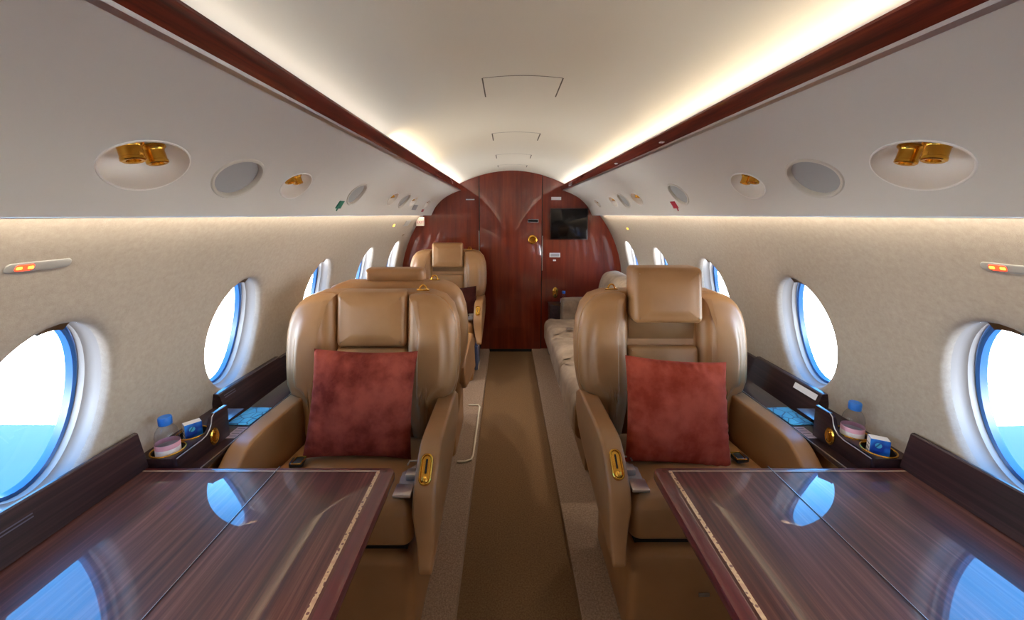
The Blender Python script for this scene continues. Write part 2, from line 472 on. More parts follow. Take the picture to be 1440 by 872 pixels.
WIN = [-1.1, -.45, .2, .855, 1.487, 2.15, 2.865, 3.575]
edges = [Y0]+[(a+b)/2 for a, b in zip(WIN, WIN[1:])]+[Y1]
WRY, WRS, WCS = .140, .215, SZ(.965)-.004
FIX = [('pod', .785, .092, .056), ('spk', 1.048, .080, .056), ('pod', 1.332, .078, .050), ('spk', 1.862, .072, .056),
       ('pod', 2.45, .070, .045), ('spk', 2.72, .078, .056), ('pod', 2.985, .070, .045), ('pod', 3.50, .062, .040)]
FCS = ps(.742)
wn = 0
SIDE = {-1: 'on the side of the exit sign', 1: 'on the sofa side'}
for sd, nm in ((-1, 'left'), (1, 'right')):
    f = wmap(sd)
    s0, s1 = SZ(-.02), SZ(1.45)
    cells = [(edges[i], edges[i+1], (WIN[i], WCS, WRY, WRS)) for i in range(len(WIN))]
    w = holed('wall_'+nm, cells, s0, s1, f, M['wall'], n=16, fil=.022, rings=10)
    tag(w, 'beige textured cabin sidewall with oval windows '+SIDE[sd], 'wall', kind='structure')
    # overhead panel
    g = pmap(sd); S1 = PL[-1]
    cells = []; y = Y0
    for k, (t, cy, ry, rs) in enumerate(FIX):
        a = cy-ry-.05
        if k and a < y: a = y
        if a > y+1e-4: cells.append((y, a, None))
        b = cy+ry+.05
        if k+1 < len(FIX):
            nx = FIX[k+1]; b = min(b, (cy+ry+nx[1]-nx[2])/2)
        cells.append((a, b, (cy, FCS, ry, rs))); y = b
    cells.append((y, Y1, None))
    pn = holed('wall_upper_'+nm, cells, 0.0, S1-.001, g, M['panel'], n=14, fil=.004, rings=6)
    tag(pn, 'grey beige overhead panel with lamp pods '+SIDE[sd], 'wall', kind='structure')
    lip = [(sd*x, z) for x, z in [(.800, 1.4055), (.806, 1.4035), (.812, 1.4055), (.816, 1.44), (.87, 1.455)]]
    extrude_y('panel_lip', lip, Y0, Y1, M['rim'], pn, angle=80)
    # wooden rail under the cove
    rp = [(.514, 1.646), (.507, 1.6475), (.499, 1.654), (.478, 1.6695), (.470, 1.6795), (.470, 1.684), (.474, 1.6855), (.482, 1.682), (.515, 1.655)]
    rl = extrude_y('trim_%d' % (1 if sd < 0 else 2), [(sd*x, z) for x, z in rp], Y0, Y1-.02, M['rail'], closed=True, angle=25, caps=True)
    tag(rl, 'polished mahogany rail between ceiling and overhead panel '+SIDE[sd], 'rail', kind='structure')
    extrude_y('edge_bead', [(sd*x, z) for x, z in [(.500, 1.6525), (.503, 1.6475), (.512, 1.643), (.516, 1.646)]], Y0, Y1-.02, M['steel'], rl)
    if sd > 0:
        for yy in (1.42, 2.0, 3.45):
            bx('rail_button', (.489, yy, 1.6595), (.016, .022, .004), M['paper'], rl, .001, rot=None)
    # windows
    for i, yc in enumerate(WIN):
        wn += 1
        wv = ell_rings('window_%d' % wn, yc, WCS, [(WRY+.0005, WRS+.0005, .021), (WRY-.002, WRS-.002, .035), (WRY-.004, WRS-.004, .052), (WRY-.009, WRS-.009, .056), (WRY-.009, WRS-.009, .075)], f, M['reveal'])
        tag(wv, 'oval cabin window with white reveal', 'window', kind='structure')
        c2 = WCS-.004
        ell_rings('gasket', yc, c2, [(WRY+.004, WRS+.008, .0765), (WRY-.008, WRS-.009, .0755), (WRY-.012, WRS-.013, .073), (WRY-.018, WRS-.021, .076), (WRY-.020, WRS-.024, .094), (WRY+.01, WRS+.01, .104)], f, M['gasket'], wv)
        ell_rings('pane', yc, c2, [(WRY-.018, WRS-.022, .091)], f, M['pane'], wv, cap=True)
        V = []
        hh = []
        for a in range(9):
            q = math.pi/2+(-1+a/4)*.21
            for rr, of in ((.0, .020), (.022, .026), (.028, .058), (.0, .066)):
                V.append(f(yc+(WRY-rr)*math.cos(q), WCS+(WRS-rr)*math.sin(q), of))
        Fh = []
        for a in range(8):
            for k in range(4): Fh.append((a*4+k, a*4+(k+1) % 4, a*4+4+(k+1) % 4, a*4+4+k))
        Fh += [(0, 1, 2, 3), (32, 33, 34, 35)]
        mk('shade_handle', V, Fh, M['bronze'], wv)

# bulkheads
def slab(name, x0, x1, y0, y1, z0, z1, m, parent=None, bev=0):
    return bx(name, ((x0+x1)/2, (y0+y1)/2, (z0+z1)/2), (x1-x0, y1-y0, z1-z0), m, parent, bev)
wf = slab('wall_front', -1.25, 1.25, 4.0, 4.03, -.1, 2.0, M['bulk'])
tag(wf, 'glossy mahogany bulkhead closing the cabin', 'wall', kind='structure')
dr = slab('door_1', -.318, .300, 3.988, 4.02, .008, 1.86, M['bulk'], bev=.003)
tag(dr, 'glossy mahogany cabin door with round brass pull', 'door', kind='structure')
for x in (-.322, .304):
    slab('door_seam', x-.004, x+.004, 3.994, 4.01, .0, 1.86, M['bulk_dark'], dr)
slab('edge_strip', .306, .312, 3.986, 4.0, .85, 1.20, M['steel'], dr, .001)
slab('edge_strip', -.330, -.324, 3.986, 4.0, .98, 1.25, M['steel'], dr, .001)
RY = Matrix.Rotation(R_(90), 4, 'X')
lathe('door_handle', [(.026, 0), (.045, 0), (.045, .006), (.038, .011), (.030, .011), (.028, .004), (.022, .004), (.020, .008), (.0, .009)], M['gold'], dr, 32, Matrix.Translation((.209, 3.988, 1.163)) @ RY)
o = slab('door_placard', .165, .262, 3.984, 3.989, 1.337, 1.362, M['hole'], dr, .001)
slab('placard_frame', .161, .266, 3.985, 3.9885, 1.333, 1.366, M['grey'], dr, .001)
slab('kick_gap', -.315, .298, 3.985, 3.99, .002, .03, M['hole'], dr)
wb = slab('wall_back', -1.25, 1.25, Y0-.03, Y0, -.1, 2.0, M['wall'])
tag(wb, 'plain beige bulkhead at the other end of the cabin', 'wall', kind='structure')

# ------------------------------------------------------------------ bulkhead fittings
tv = thing('wall_monitor', 'black flat monitor set in the mahogany bulkhead', 'monitor', (.572, 4.0, 1.318))
slab('bezel', -.188, .188, -.018, 0, -.155, .155, M['bezel'], tv, .003)
slab('screen', -.178, .178, -.0205, -.016, -.145, .145, M['screen'], tv, .001)
def plate(name, label, cat, x, z, w, h, m, lines=0, y=4.0):
    t = thing(name, label, cat, (x, y, z))
    bx('plate', (0, -.003, 0), (w, .006, h), m, t, .0015)
    for k in range(lines):
        bx('text_line', (0, -.0064, h*(.22-.4*k/max(1, lines-1)) if lines > 1 else 0), (w*.8, .0008, h*.16), M['ink'], t)
    return t
plate('sign_plate', 'white blank sign plate above the wall monitor', 'sign', .441, 1.570, .098, .030, M['paper'])
plate('sign_plate', 'slim white strip on the bulkhead above the farthest tan seat', 'sign', -.412, 1.560, .085, .010, M['paper'])
plate('sign_plate', 'small white notice below the wall monitor', 'sign', .436, 1.006, .108, .044, M['paper'], 2)
plate('small_catch', 'tiny white catch under the small white notice', 'catch', .433, .953, .030, .016, M['paper'])
lt = thing('flush_latch', 'oval brass flush latch on the bulkhead near the far bottle', 'latch', (.445, 4.0, .621))
lathe('plate', [(.0, 0), (.028, 0), (.028, .006), (.022, .010), (.0, .008)], M['gold'], lt, 28, Matrix.Diagonal((1, 1, 2.0, 1)) @ RY)
bx('lever', (0, -.012, .015), (.022, .010, .03), M['gold'], lt, .004)
bx('keyhole', (0, -.010, -.025), (.012, .004, .02), M['hole'], lt, .002)

# exit sign and cabin markings
ex = thing('exit_sign', 'small white exit sign box on the wall near the bulkhead', 'sign', (-.885, 3.87, 1.345))
bx('housing', (0, 0, 0), (.075, .03, .085), M['rim'], ex, .004)
bx('bracket', (-.028, .0, .062), (.03, .02, .05), M['rim'], ex, .003)
fc = bpy.data.curves.new('lettering', 'FONT'); fc.body = 'EXIT'; fc.size = .036; fc.align_x = 'CENTER'; fc.align_y = 'CENTER'; fc.extrude = .0006
fc.materials.append(M['magenta'])
tmp = bpy.data.objects.new('tmp', fc); COL.objects.link(tmp)
bpy.context.view_layer.update()
me = bpy.data.meshes.new_from_object(tmp.evaluated_get(bpy.context.evaluated_depsgraph_get()))
bpy.data.objects.remove(tmp)
fo = bpy.data.objects.new('lettering', me); COL.objects.link(fo); fo.parent = ex
fo.location = (.004, -.0158, -.008); fo.rotation_euler = (R_(90), 0, 0)

def patch(name, f, y0, y1, s0, s1, m, parent, off=-.002, th=.002, rr=.004, poly=None):
    """thin plate lying on a curved wall"""
    P = poly or rrect(y0, y1, s0, s1, min(rr, (s1-s0)*.49, (y1-y0)*.49), 5)
    return puff(name, P, off+th, off, lambda a, b, d: f(a, b, d), m, parent, r0=.0002, r1=min(.0012, th*.6), b1=0, step=.01, nr=2, nb=2)
for sd in (-1, 1):
    f = wmap(sd)
    sy = .755 if sd < 0 else .777
    sz = SZ(1.314 if sd < 0 else 1.304)
    t = thing('cabin_sign', 'grey cabin sign plate with lit red symbol '+SIDE[sd], 'sign', (0, 0, 0), 0, 'lit cabin signs')
    patch('plate', f, sy-.055, sy+.055, sz-.0105, sz+.0105, M['signplate'], t, -.0022, .004, .009)
    c = sy-.025 if sd < 0 else sy+.025
    patch('lit_panel', f, c-.015, c+.015, sz-.007, sz+.007, M['lit_red'], t, -.0030, .0015, .005)
    for e in (-.009, .009):
        patch('lit_symbol', f, c+e-.0045, c+e+.0045, sz-.0028, sz+.0028, M['lit_orange'], t, -.0038, .001, .002)
f = pmap(-1)
t = thing('tag', 'green diamond tag stuck on the overhead panel', 'tag')
patch('tag_plate', f, 0, 0, 0, 0, M['green'], t, -.002, .002, poly=[(1.72, ps(.785)), (1.735, ps(.768)), (1.785, ps(.768)), (1.775, ps(.785))])
patch('tag_tail', f, 1.738, 1.748, ps(.784), ps(.790), M['green'], t, -.002, .002)
f = pmap(1)
t = thing('tag', 'red diamond tag stuck on the overhead panel on the sofa side', 'tag')
patch('tag_plate', f, 0, 0, 0, 0, M['red'], t, -.002, .002, poly=[(1.945, ps(.783)), (1.955, ps(.765)), (2.01, ps(.765)), (2.0, ps(.783))])
patch('tag_tail', f, 1.955, 1.967, ps(.782), ps(.789), M['red'], t, -.002, .002)
f = pmap(-1)
t = thing('marker_plate', 'grey marker plate on the overhead panel above the exit sign', 'plate')
patch('plate_face', f, 3.08, 3.22, ps(.757), ps(.780), M['grey'], t)
t = thing('marker_dot', 'red marker on the overhead panel above the exit sign', 'marker')
patch('marker_face', f, 3.45, 3.53, ps(.775), ps(.786), M['red'], t)
f = wmap(-1)
t = thing('marker_plate', 'grey marker plate on the sidewall beside the exit sign', 'plate')
patch('plate_face', f, 3.45, 3.62, SZ(1.31), SZ(1.36), M['grey'], t)
t = thing('indicator_light', 'small amber light on the sidewall before the exit sign', 'light')
patch('lens', f, 3.12, 3.16, SZ(1.318), SZ(1.335), M['lit_amber'], t)
t = thing('wall_stud', 'small bronze stud on the sidewall below the exit sign', 'stud')
patch('stud_face', f, 3.62, 3.67, SZ(1.215), SZ(1.235), M['bronze'], t)
f = wmap(1)
t = thing('indicator_light', 'small amber light on the sidewall above the sofa', 'light')
patch('lens', f, 3.30, 3.34, SZ(1.288), SZ(1.303), M['lit_amber'], t)

# overhead pods and speakers
ORD = ['first', 'second', 'third', 'fourth', 'fifth']
for sd in (-1, 1):
    f = pmap(sd); ip, isp = 4, 2
    where = 'exit sign side' if sd < 0 else 'sofa side'
    for t_, cy, ry, rs in FIX:
        if t_ == 'pod':
            t = thing('reading_light_pod', 'oval overhead pod with brass nozzles, %s from the bulkhead, %s' % (ORD[ip], where), 'light pod', f(cy, FCS, 0), 0, 'overhead light pods'); ip -= 1
            inv = Matrix.Translation(-Vector(f(cy, FCS, 0)))
            ff = lambda a, b, d: tuple(inv @ Vector(f(a, b, d)))
            ell_rings('dish', cy, FCS, [(ry+.004, rs+.004, -.0004), (ry+.003, rs+.003, -.0018), (ry+.0, rs+.0, -.0018), (ry-.002, rs-.002, .004), (ry*.95, rs*.95, .018), (ry*.8, rs*.8, .034), (ry*.55, rs*.55, .044), (ry*.25, rs*.25, .048)], ff, M['dish'], t, cap=True)
            k = ry/.092
            for e, (dy, ds, r) in enumerate(((-.022, -.010, .0185), (.028, -.012, .0175))):
                c = inv @ Vector(f(cy+dy*k, FCS+ds*k, .022))
                mt = Matrix.Translation(c) @ Matrix.Rotation(R_(sd*14), 4, 'Y') @ Matrix.Rotation(R_(180+2*(e*2-1)), 4, 'X') @ Matrix.Scale(k, 4)
                lathe('nozzle', [(.0, -.016), (r*1.25, -.016), (r*1.28, -.012), (r*1.05, -.008), (r, -.004), (r, .012), (r*1.05, .013), (r*1.05, .018), (r*.9, .020), (r*.62, .019), (r*.55, .012), (0, .012)], M['gold'], t, 28, mt)
                if e == 0:
                    bx('nozzle_grip', tuple(c+Vector((-sd*r*k, 0, -.006))), (.006*k, .009*k, .010*k), M['gold'], t, .001)
        else:
            t = thing('overhead_speaker', 'flat grey oval speaker disc, %s from the bulkhead, %s' % (ORD[isp], where), 'speaker', f(cy, FCS, 0), 0, 'overhead speakers'); isp -= 1
            inv = Matrix.Translation(-Vector(f(cy, FCS, 0)))
            ff = lambda a, b, d: tuple(inv @ Vector(f(a, b, d)))
            ell_rings('rim', cy, FCS, [(ry+.008, rs+.008, -.0004), (ry+.006, rs+.006, -.004), (ry, rs, -.004), (ry-.003, rs-.003, .0), (ry-.004, rs-.004, .012)], ff, M['rim'], t)
            ell_rings('speaker_mesh', cy, FCS, [(ry-.002, rs-.002, .008)], ff, M['mesh'], t, cap=True)

# ------------------------------------------------------------------ seats
def bprof(z): return .195+(z-.5)*.15
def seat(label, loc, rotz, ax, raise_=0., fwd=0., extra=None):
    """local: faces -y; ax = local x sign of the aisle side"""
    t = thing('leather_armchair', label, 'seat', loc, rotz, 'tan leather cabin seats')
    lm = M['leather']
    bk = lambda x, z, d: (x, bprof(z)-d, z)          # outline (x,z), depth d forward
    hs = [(.0, 1.083), (.15, 1.085), (.235, 1.083), (.295, 1.062), (.332, 1.02), (.352, .955), (.360, .87), (.358, .76), (.348, .69), (.33, .62), (.318, .45), (.30, .335)]
    shell = hs+[(-x, z) for x, z in hs[::-1] if x > 0]
    sh = puff('backrest', shell, -.15, 0.0, bk, lm, t, r0=.06, r1=.012, b0=.02, b1=0, step=.03)
    rim = [bk(x*1.004, z+.002, -.045) for x, z in resample(shell, .03) if z > .5]
    for s in (-1, 1):
        bo = [(.150, .47), (.150, 1.060), (.158, 1.080), (.235, 1.082), (.292, 1.060), (.328, 1.018), (.348, .955), (.356, .87), (.354, .75), (.347, .70), (.332, .672), (.300, .655), (.280, .62), (.272, .47)]
        bo = smooth_poly(bo, 1)
        def bf(x, z, d, s=s):
            wr = 0
            if d > 0 and z < .76: wr = .006*math.sin((z-.66)*150+x*18)*math.exp(-((z-.672)/.03)**2)
            return (s*x, bprof(z)-d-wr-.012*max(0, (x-.25)/.1)*(z-.6), z)
        puff('back_bolster', bo, -.012, .050, bf, lm, t, r0=.008, r1=.042, b1=.026, step=.018, nr=6)
    # centre column
    puff('back_panel', rrect(-.146, .146, .655, .858, .014), -.01, .034, bk, lm, t, r0=.004, r1=.016, b1=.010, step=.02)
    puff('lumbar_panel', rrect(-.146, .146, .46, .650, .014), -.01, .036, bk, lm, t, r0=.004, r1=.016, b1=.014, step=.02)
    h0, h1 = .864+raise_, 1.090+raise_
    hd = puff('headrest', rrect(-.145 if fwd == 0 else -.142, .145 if fwd == 0 else .142, h0, h1, .022), -.06 if fwd == 0 else -.035, .040+fwd, bk, lm, t, r0=.03, r1=.026, b1=.012, step=.02, nr=5)
    if raise_ > .03:
        for s in (-1, 1):
            tube('post', [bk(s*.07, h0+.03, -.03), bk(s*.07, .90, -.03)], .008, M['steel'], hd)
        bx('recess_panel', (0, bprof(.95)-.004, .945), (.28, .012, .17), M['leather_shaded'], t, .002, rot=None)
    # coat hook on the aisle shoulder
    cx = ax*.20
    q = [(cx-.016*math.cos(a)*1.0, bprof(1.09)+.04, 1.082+.026*math.sin(a)) for a in [math.pi*i/10 for i in range(11)]]
    hk = tube('coat_hook', q, .0035, M['gold'], t)
    bx('hook_plate', (cx, bprof(1.09)+.04, 1.0865), (.055, .012, .006), M['gold'], hk, .002)
    # cushion and lower base
    cu = lambda x, y, d: (x, y, d - .09*(y+.25)*(1 if d > .45 else 0) - (.010*((x/.27)**2) if d > .5 else 0))
    cs = puff('seat_cushion', rrect(-.272, .272, -.268, .20, .035), .392, .545, cu, lm, t, r0=.02, r1=.050, b0=0, b1=.014, step=.03, nr=6)
    puff('seat_base', rrect(-.270, .270, -.278, .17, .03), .035, .366, lambda x, y, d: (x, y+(.366-d)*.03, d), lm, t, r0=.01, r1=.028, b1=.004, step=.03)
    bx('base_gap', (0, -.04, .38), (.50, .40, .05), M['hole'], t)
    # arms
    ao = [(.32, .50), (.32, .662), (.05, .668), (-.08, .672), (-.135, .669), (-.175, .655), (-.225, .616), (-.263, .580), (-.285, .535), (-.300, .470), (-.322, .42), (-.348, .385), (-.335, .368), (-.20, .392), (.05, .43)]
    for s in (-1, 1):
        an = puff('armrest', smooth_poly(ao, 1), .277, .347, lambda y, z, d, s=s: (s*(d+.22*min(1, max(0, (.347-d)/.07))*max(0, .52-z)*max(0, min(1, -y/.25))), y, z), lm, t, r0=.010, r1=.012, b0=.003, b1=.004, step=.025)
        if s == ax:
            C = Vector((s*.311, -.2245, .6242)); T = Vector((0, .763, .646)); X = Vector((s, 0, 0)); Nn = Vector((0, -.646, .763))
            fm = lambda a, b, d: tuple(C+X*a+T*b+Nn*d)
            cap_ = rrect(-.019, .019, -.046, .046, .0185, 8)
            V = []; F = []
            prof = [(0, -.008), (0, .004), (.002, .006), (.004, .006), (.006, .003), (.007, .0)]
            P = cap_; n = len(P)
            sx = [(1-2*0, 0)]
            for ins, d in prof:
                kx = (.019-ins)/.019; ky = (.046-ins)/.046
                for a, b in P: V.append(fm(a*kx, b*ky, d))
            for k in range(len(prof)-1):
                for i in range(n): F.append((k*n+i, k*n+(i+1) % n, (k+1)*n+(i+1) % n, (k+1)*n+i))
            F.append(tuple(range((len(prof)-1)*n, len(prof)*n)))
            cpn = mk('control_panel', V, F, M['gold'], an)
            sl = [fm(a, b, .0012) for a, b in rrect(-.0028, .0028, -.012, .030, .001, 2)]
            mk('slot', sl, [tuple(range(len(sl)))], M['hole'], cpn, smooth=False)
            mtx = Matrix(((X.x, T.x, Nn.x, 0), (X.y, T.y, Nn.y, 0), (X.z, T.z, Nn.z, 0), (0, 0, 0, 1)))
            mtx.translation = C+T*-.029
            lathe('control_knob', [(.0, -.003), (.010, -.003), (.010, .004), (.006, .0065), (.0, .005)], M['gold'], cpn, 18, mtx)
    # belt
    b = Vector((ax*.255, -.10, .556))
    st = mk('seat_belt', [(ax*.275, -.02, .53), (ax*.275, -.07, .548), (ax*.215, -.14, .556), (ax*.215, -.245, .549), (ax*.268, -.245, .549), (ax*.272, -.12, .560)],
            [(0, 1, 2), (1, 2, 5), (2, 3, 4, 5)], M['web'], t)
    bx('tongue', (ax*.240, -.228, .5545), (.056, .055, .010), M['steel'], st, .003)
    bx('buckle', (ax*.252, -.165, .566), (.036, .034, .022), M['steel'], st, .004)
    tube('belt_loop', [(ax*.272, -.085, .562), (ax*.226, -.088, .562), (ax*.224, -.11, .562)], .003, M['steel'], st)
    b2 = bx('belt_buckle', (-ax*.165, -.085, .556), (.045, .040, .018), M['black'], t, .004, rot=Matrix.Rotation(R_(10), 3, 'Z'))
    fx, fy, fz = -ax*.150, -.090, .556
    tube('buckle_frame', [(fx-.024*ax, fy-.02, fz+.010), (fx+.008*ax, fy-.02, fz+.010), (fx+.008*ax, fy+.022, fz+.010), (fx-.024*ax, fy+.022, fz+.010)], .0022, M['gold'], b2, closed=True)
    return t

seat_l = seat('tan leather cabin seat with flush headrest facing a wooden table', (-.612, 1.375, 0), 0, 1)
seat_r = seat('tan leather cabin seat with raised headrest facing a wooden table', (.610, 1.40, 0), 0, -1, .105, .055)
seat_b = seat('tan leather cabin seat turned away, back to back with the flush headrest seat', (-.612, 2.30, 0), math.pi, -1, .055, 0)
seat_f = seat('tan leather cabin seat standing directly before the mahogany bulkhead', (-.600, 3.44, 0), 0, 1, .062, .02)
bx('base_plate', (-.035, -.2765, .215), (.034, .004, .012), M['steel'], seat_r, .001)
tube('carpet_piping', [(-.285, .22, .036), (-.33, .22, .036), (-.362, .20, .036), (-.368, .16, .036), (-.368, -.42, .036), (-.355, -.45, .036), (-.285, -.45, .036)], .006, M['piping'], seat_b)
pch = bx('life_vest_pouch', (.288, -.05, .19), (.03, .22, .22), M['navy'], seat_f, .012)
tube('pouch_piping', [(.306, -.15, .09), (.306, .05, .09), (.306, .055, .29), (.306, -.155, .29)], .003, M['piping'], pch, closed=True)

# ------------------------------------------------------------------ pillows
def pillow(label, loc, rot, m, w=.2, h=.2, T=.065, seed=0, name='velvet_pillow'):
    n = 40; V = []; F = []
    for side in (1, -1):
        b0 = len(V)
        for j in range(n+1):
            for i in range(n+1):
                a = -1+2*i/n; b = -1+2*j/n
                e = max(0, (1-a*a))*max(0, (1-b*b))
                th = T*(e**.42)
                x = a*w*(1-.055*(1-b*b)); z = b*h*(1-.055*(1-a*a))
                rr = 1-max(abs(a), abs(b))
                ed = math.exp(-(rr/.16)**2)*(1 if rr > .001 else 0)
                wr = .006*ed*(math.sin(a*34+seed)*(abs(b) > abs(a)) + math.sin(b*30+seed*2)*(abs(a) >= abs(b)))
                nz = noise.noise(Vector((a*1.8+seed, b*1.8, side*3)))*.012*(e**.5)
                cr = .004*math.sin((a+b)*9+seed)*math.exp(-((a*b-.5)/.35)**2)
                V.append((x+.0012*ed*math.sin(b*40+seed), -side*(th+(wr+nz+cr)*(e**.2 if e > 0 else 0)), z+.002*ed*math.sin(a*37+seed)))
        for j in range(n):
            for i in range(n):
                a = b0+j*(n+1)+i; F.append((a, a+1, a+n+2, a+n+1))
    o = mk(name, V, F, m, None, angle=80, weld=1e-4)
    # piped seam runs round the pillow
    o.location = loc; o.rotation_euler = rot
    tag(o, label, 'pillow')
    return o
pillow('dusky rust velvet pillow on the seat with flush headrest', (-.583, 1.392, .722), (R_(-17), R_(2.5), R_(3)), M['velvet_a'], .192, .192, .062, 1)
pillow('brighter orange rust velvet pillow on the seat with raised headrest', (.566, 1.366, .706), (R_(-20), R_(3.5), R_(-2)), M['velvet_b'], .187, .184, .062, 4)
pillow('dark brown cushion on the seat before the bulkhead', (-.47, 3.42, .645), (R_(-18), R_(-4), R_(6)), M['velvet_c'], .165, .135, .06, 7, 'brown_cushion')

# ------------------------------------------------------------------ tables
for sd in (-1, 1):
    lab = 'glossy wood veneer table in front of the seat with %s headrest' % ('flush' if sd < 0 else 'raised')
    t = thing('folding_table', lab, 'table', (sd*.74, .6, 0), 0, 'fold-out cabin tables')
    fm = lambda x, y, d: (sd*x-sd*.74, y-.6, d)
    puff('table_top', rrect(.374, 1.104, .10, 1.059, .018), .664, .690, fm, M['table'], t, r0=.002, r1=.0008, b1=0, step=.08, nr=2, nb=2)
    # bullnose edging: aisle side and far end
    pe = [(1.118, 1.050), (.398, 1.050), (.398, .10), (.366, .10), (.366, 1.045), (.369, 1.057), (.376, 1.063), (.388, 1.066), (1.118, 1.066)]
    V = []; F = []
    def edge_section(x, y, nx, ny):
        pr = [(-.034, .6905), (-.010, .6905), (-.003, .688), (0, .681), (0, .668), (-.004, .660), (-.012, .656), (-.034, .656)]
        return [fm(x+nx*a, y+ny*a, z) for a, z in pr]
    path = [(.366, .10, -1, 0), (.366, 1.040, -1, 0)]
    for i in range(1, 7):
        q = R_(180-90*i/6); path.append((.392+.026*math.cos(q), 1.040+.026*math.sin(q), math.cos(q), math.sin(q)))
    path.append((1.106, 1.066, 0, 1))
    for x, y, nx, ny in path:
        wd = abs(ny)
        pr = [(-(.034-.019*wd), .6905), (-.010, .6905), (-.003, .688), (0, .681), (0, .668), (-.004, .660), (-.012, .656), (-.034, .656)]
        V += [fm(x+nx*a, y+ny*a, z) for a, z in pr]
    for k in range(len(path)-1):
        for i in range(7): F.append((k*8+i, k*8+i+1, k*8+9+i, k*8+8+i))
    mk('table_edge', V, F, M['edge'], t, angle=40)
    def flat(nm, x0, x1, y0, y1, m, z=.6908):
        mk(nm, [fm(x0, y0, z), fm(x1, y0, z), fm(x1, y1, z), fm(x0, y1, z)], [(0, 1, 2, 3)], m, t, smooth=False)
    flat('inlay', .407, .4165, .10, 1.046, M['inlay'], .6909)
    flat('inlay_stringing', .409, 1.085, 1.0435, 1.0475, M['stringing'], .6910)
    flat('inlay_stringing', 1.082, 1.0855, .10, 1.0435, M['stringing'], .6910)
    pr = [(1.078, .6915), (1.098, .792), (1.102, .795), (1.108, .795), (1.110, .6915)]
    V = [fm(x, y, z) for y in (.05, 1.064) for x, z in pr]
    bd = mk('backboard', V, [(i, (i+1) % 5, 5+(i+1) % 5, 5+i) for i in range(5)]+[tuple(range(5)), tuple(range(5, 10))], M['board'], t, angle=20)
    for k in range(2):
        z = .752+.007*k; x = 1.0885+.0014*k
        mk('engraving', [fm(x-.0005, .70, z), fm(x-.0005, .80, z), fm(x, .80, z+.003), fm(x, .70, z+.003)], [(0, 1, 2, 3)], M['ink'], bd, smooth=False)
    flat('leaf_seam', .7005, .7025, .10, 1.0665, M['hole'], .6912)
    flat('leaf_seam_bead', .7027, .7040, .10, 1.0665, M['steel'], .6912)

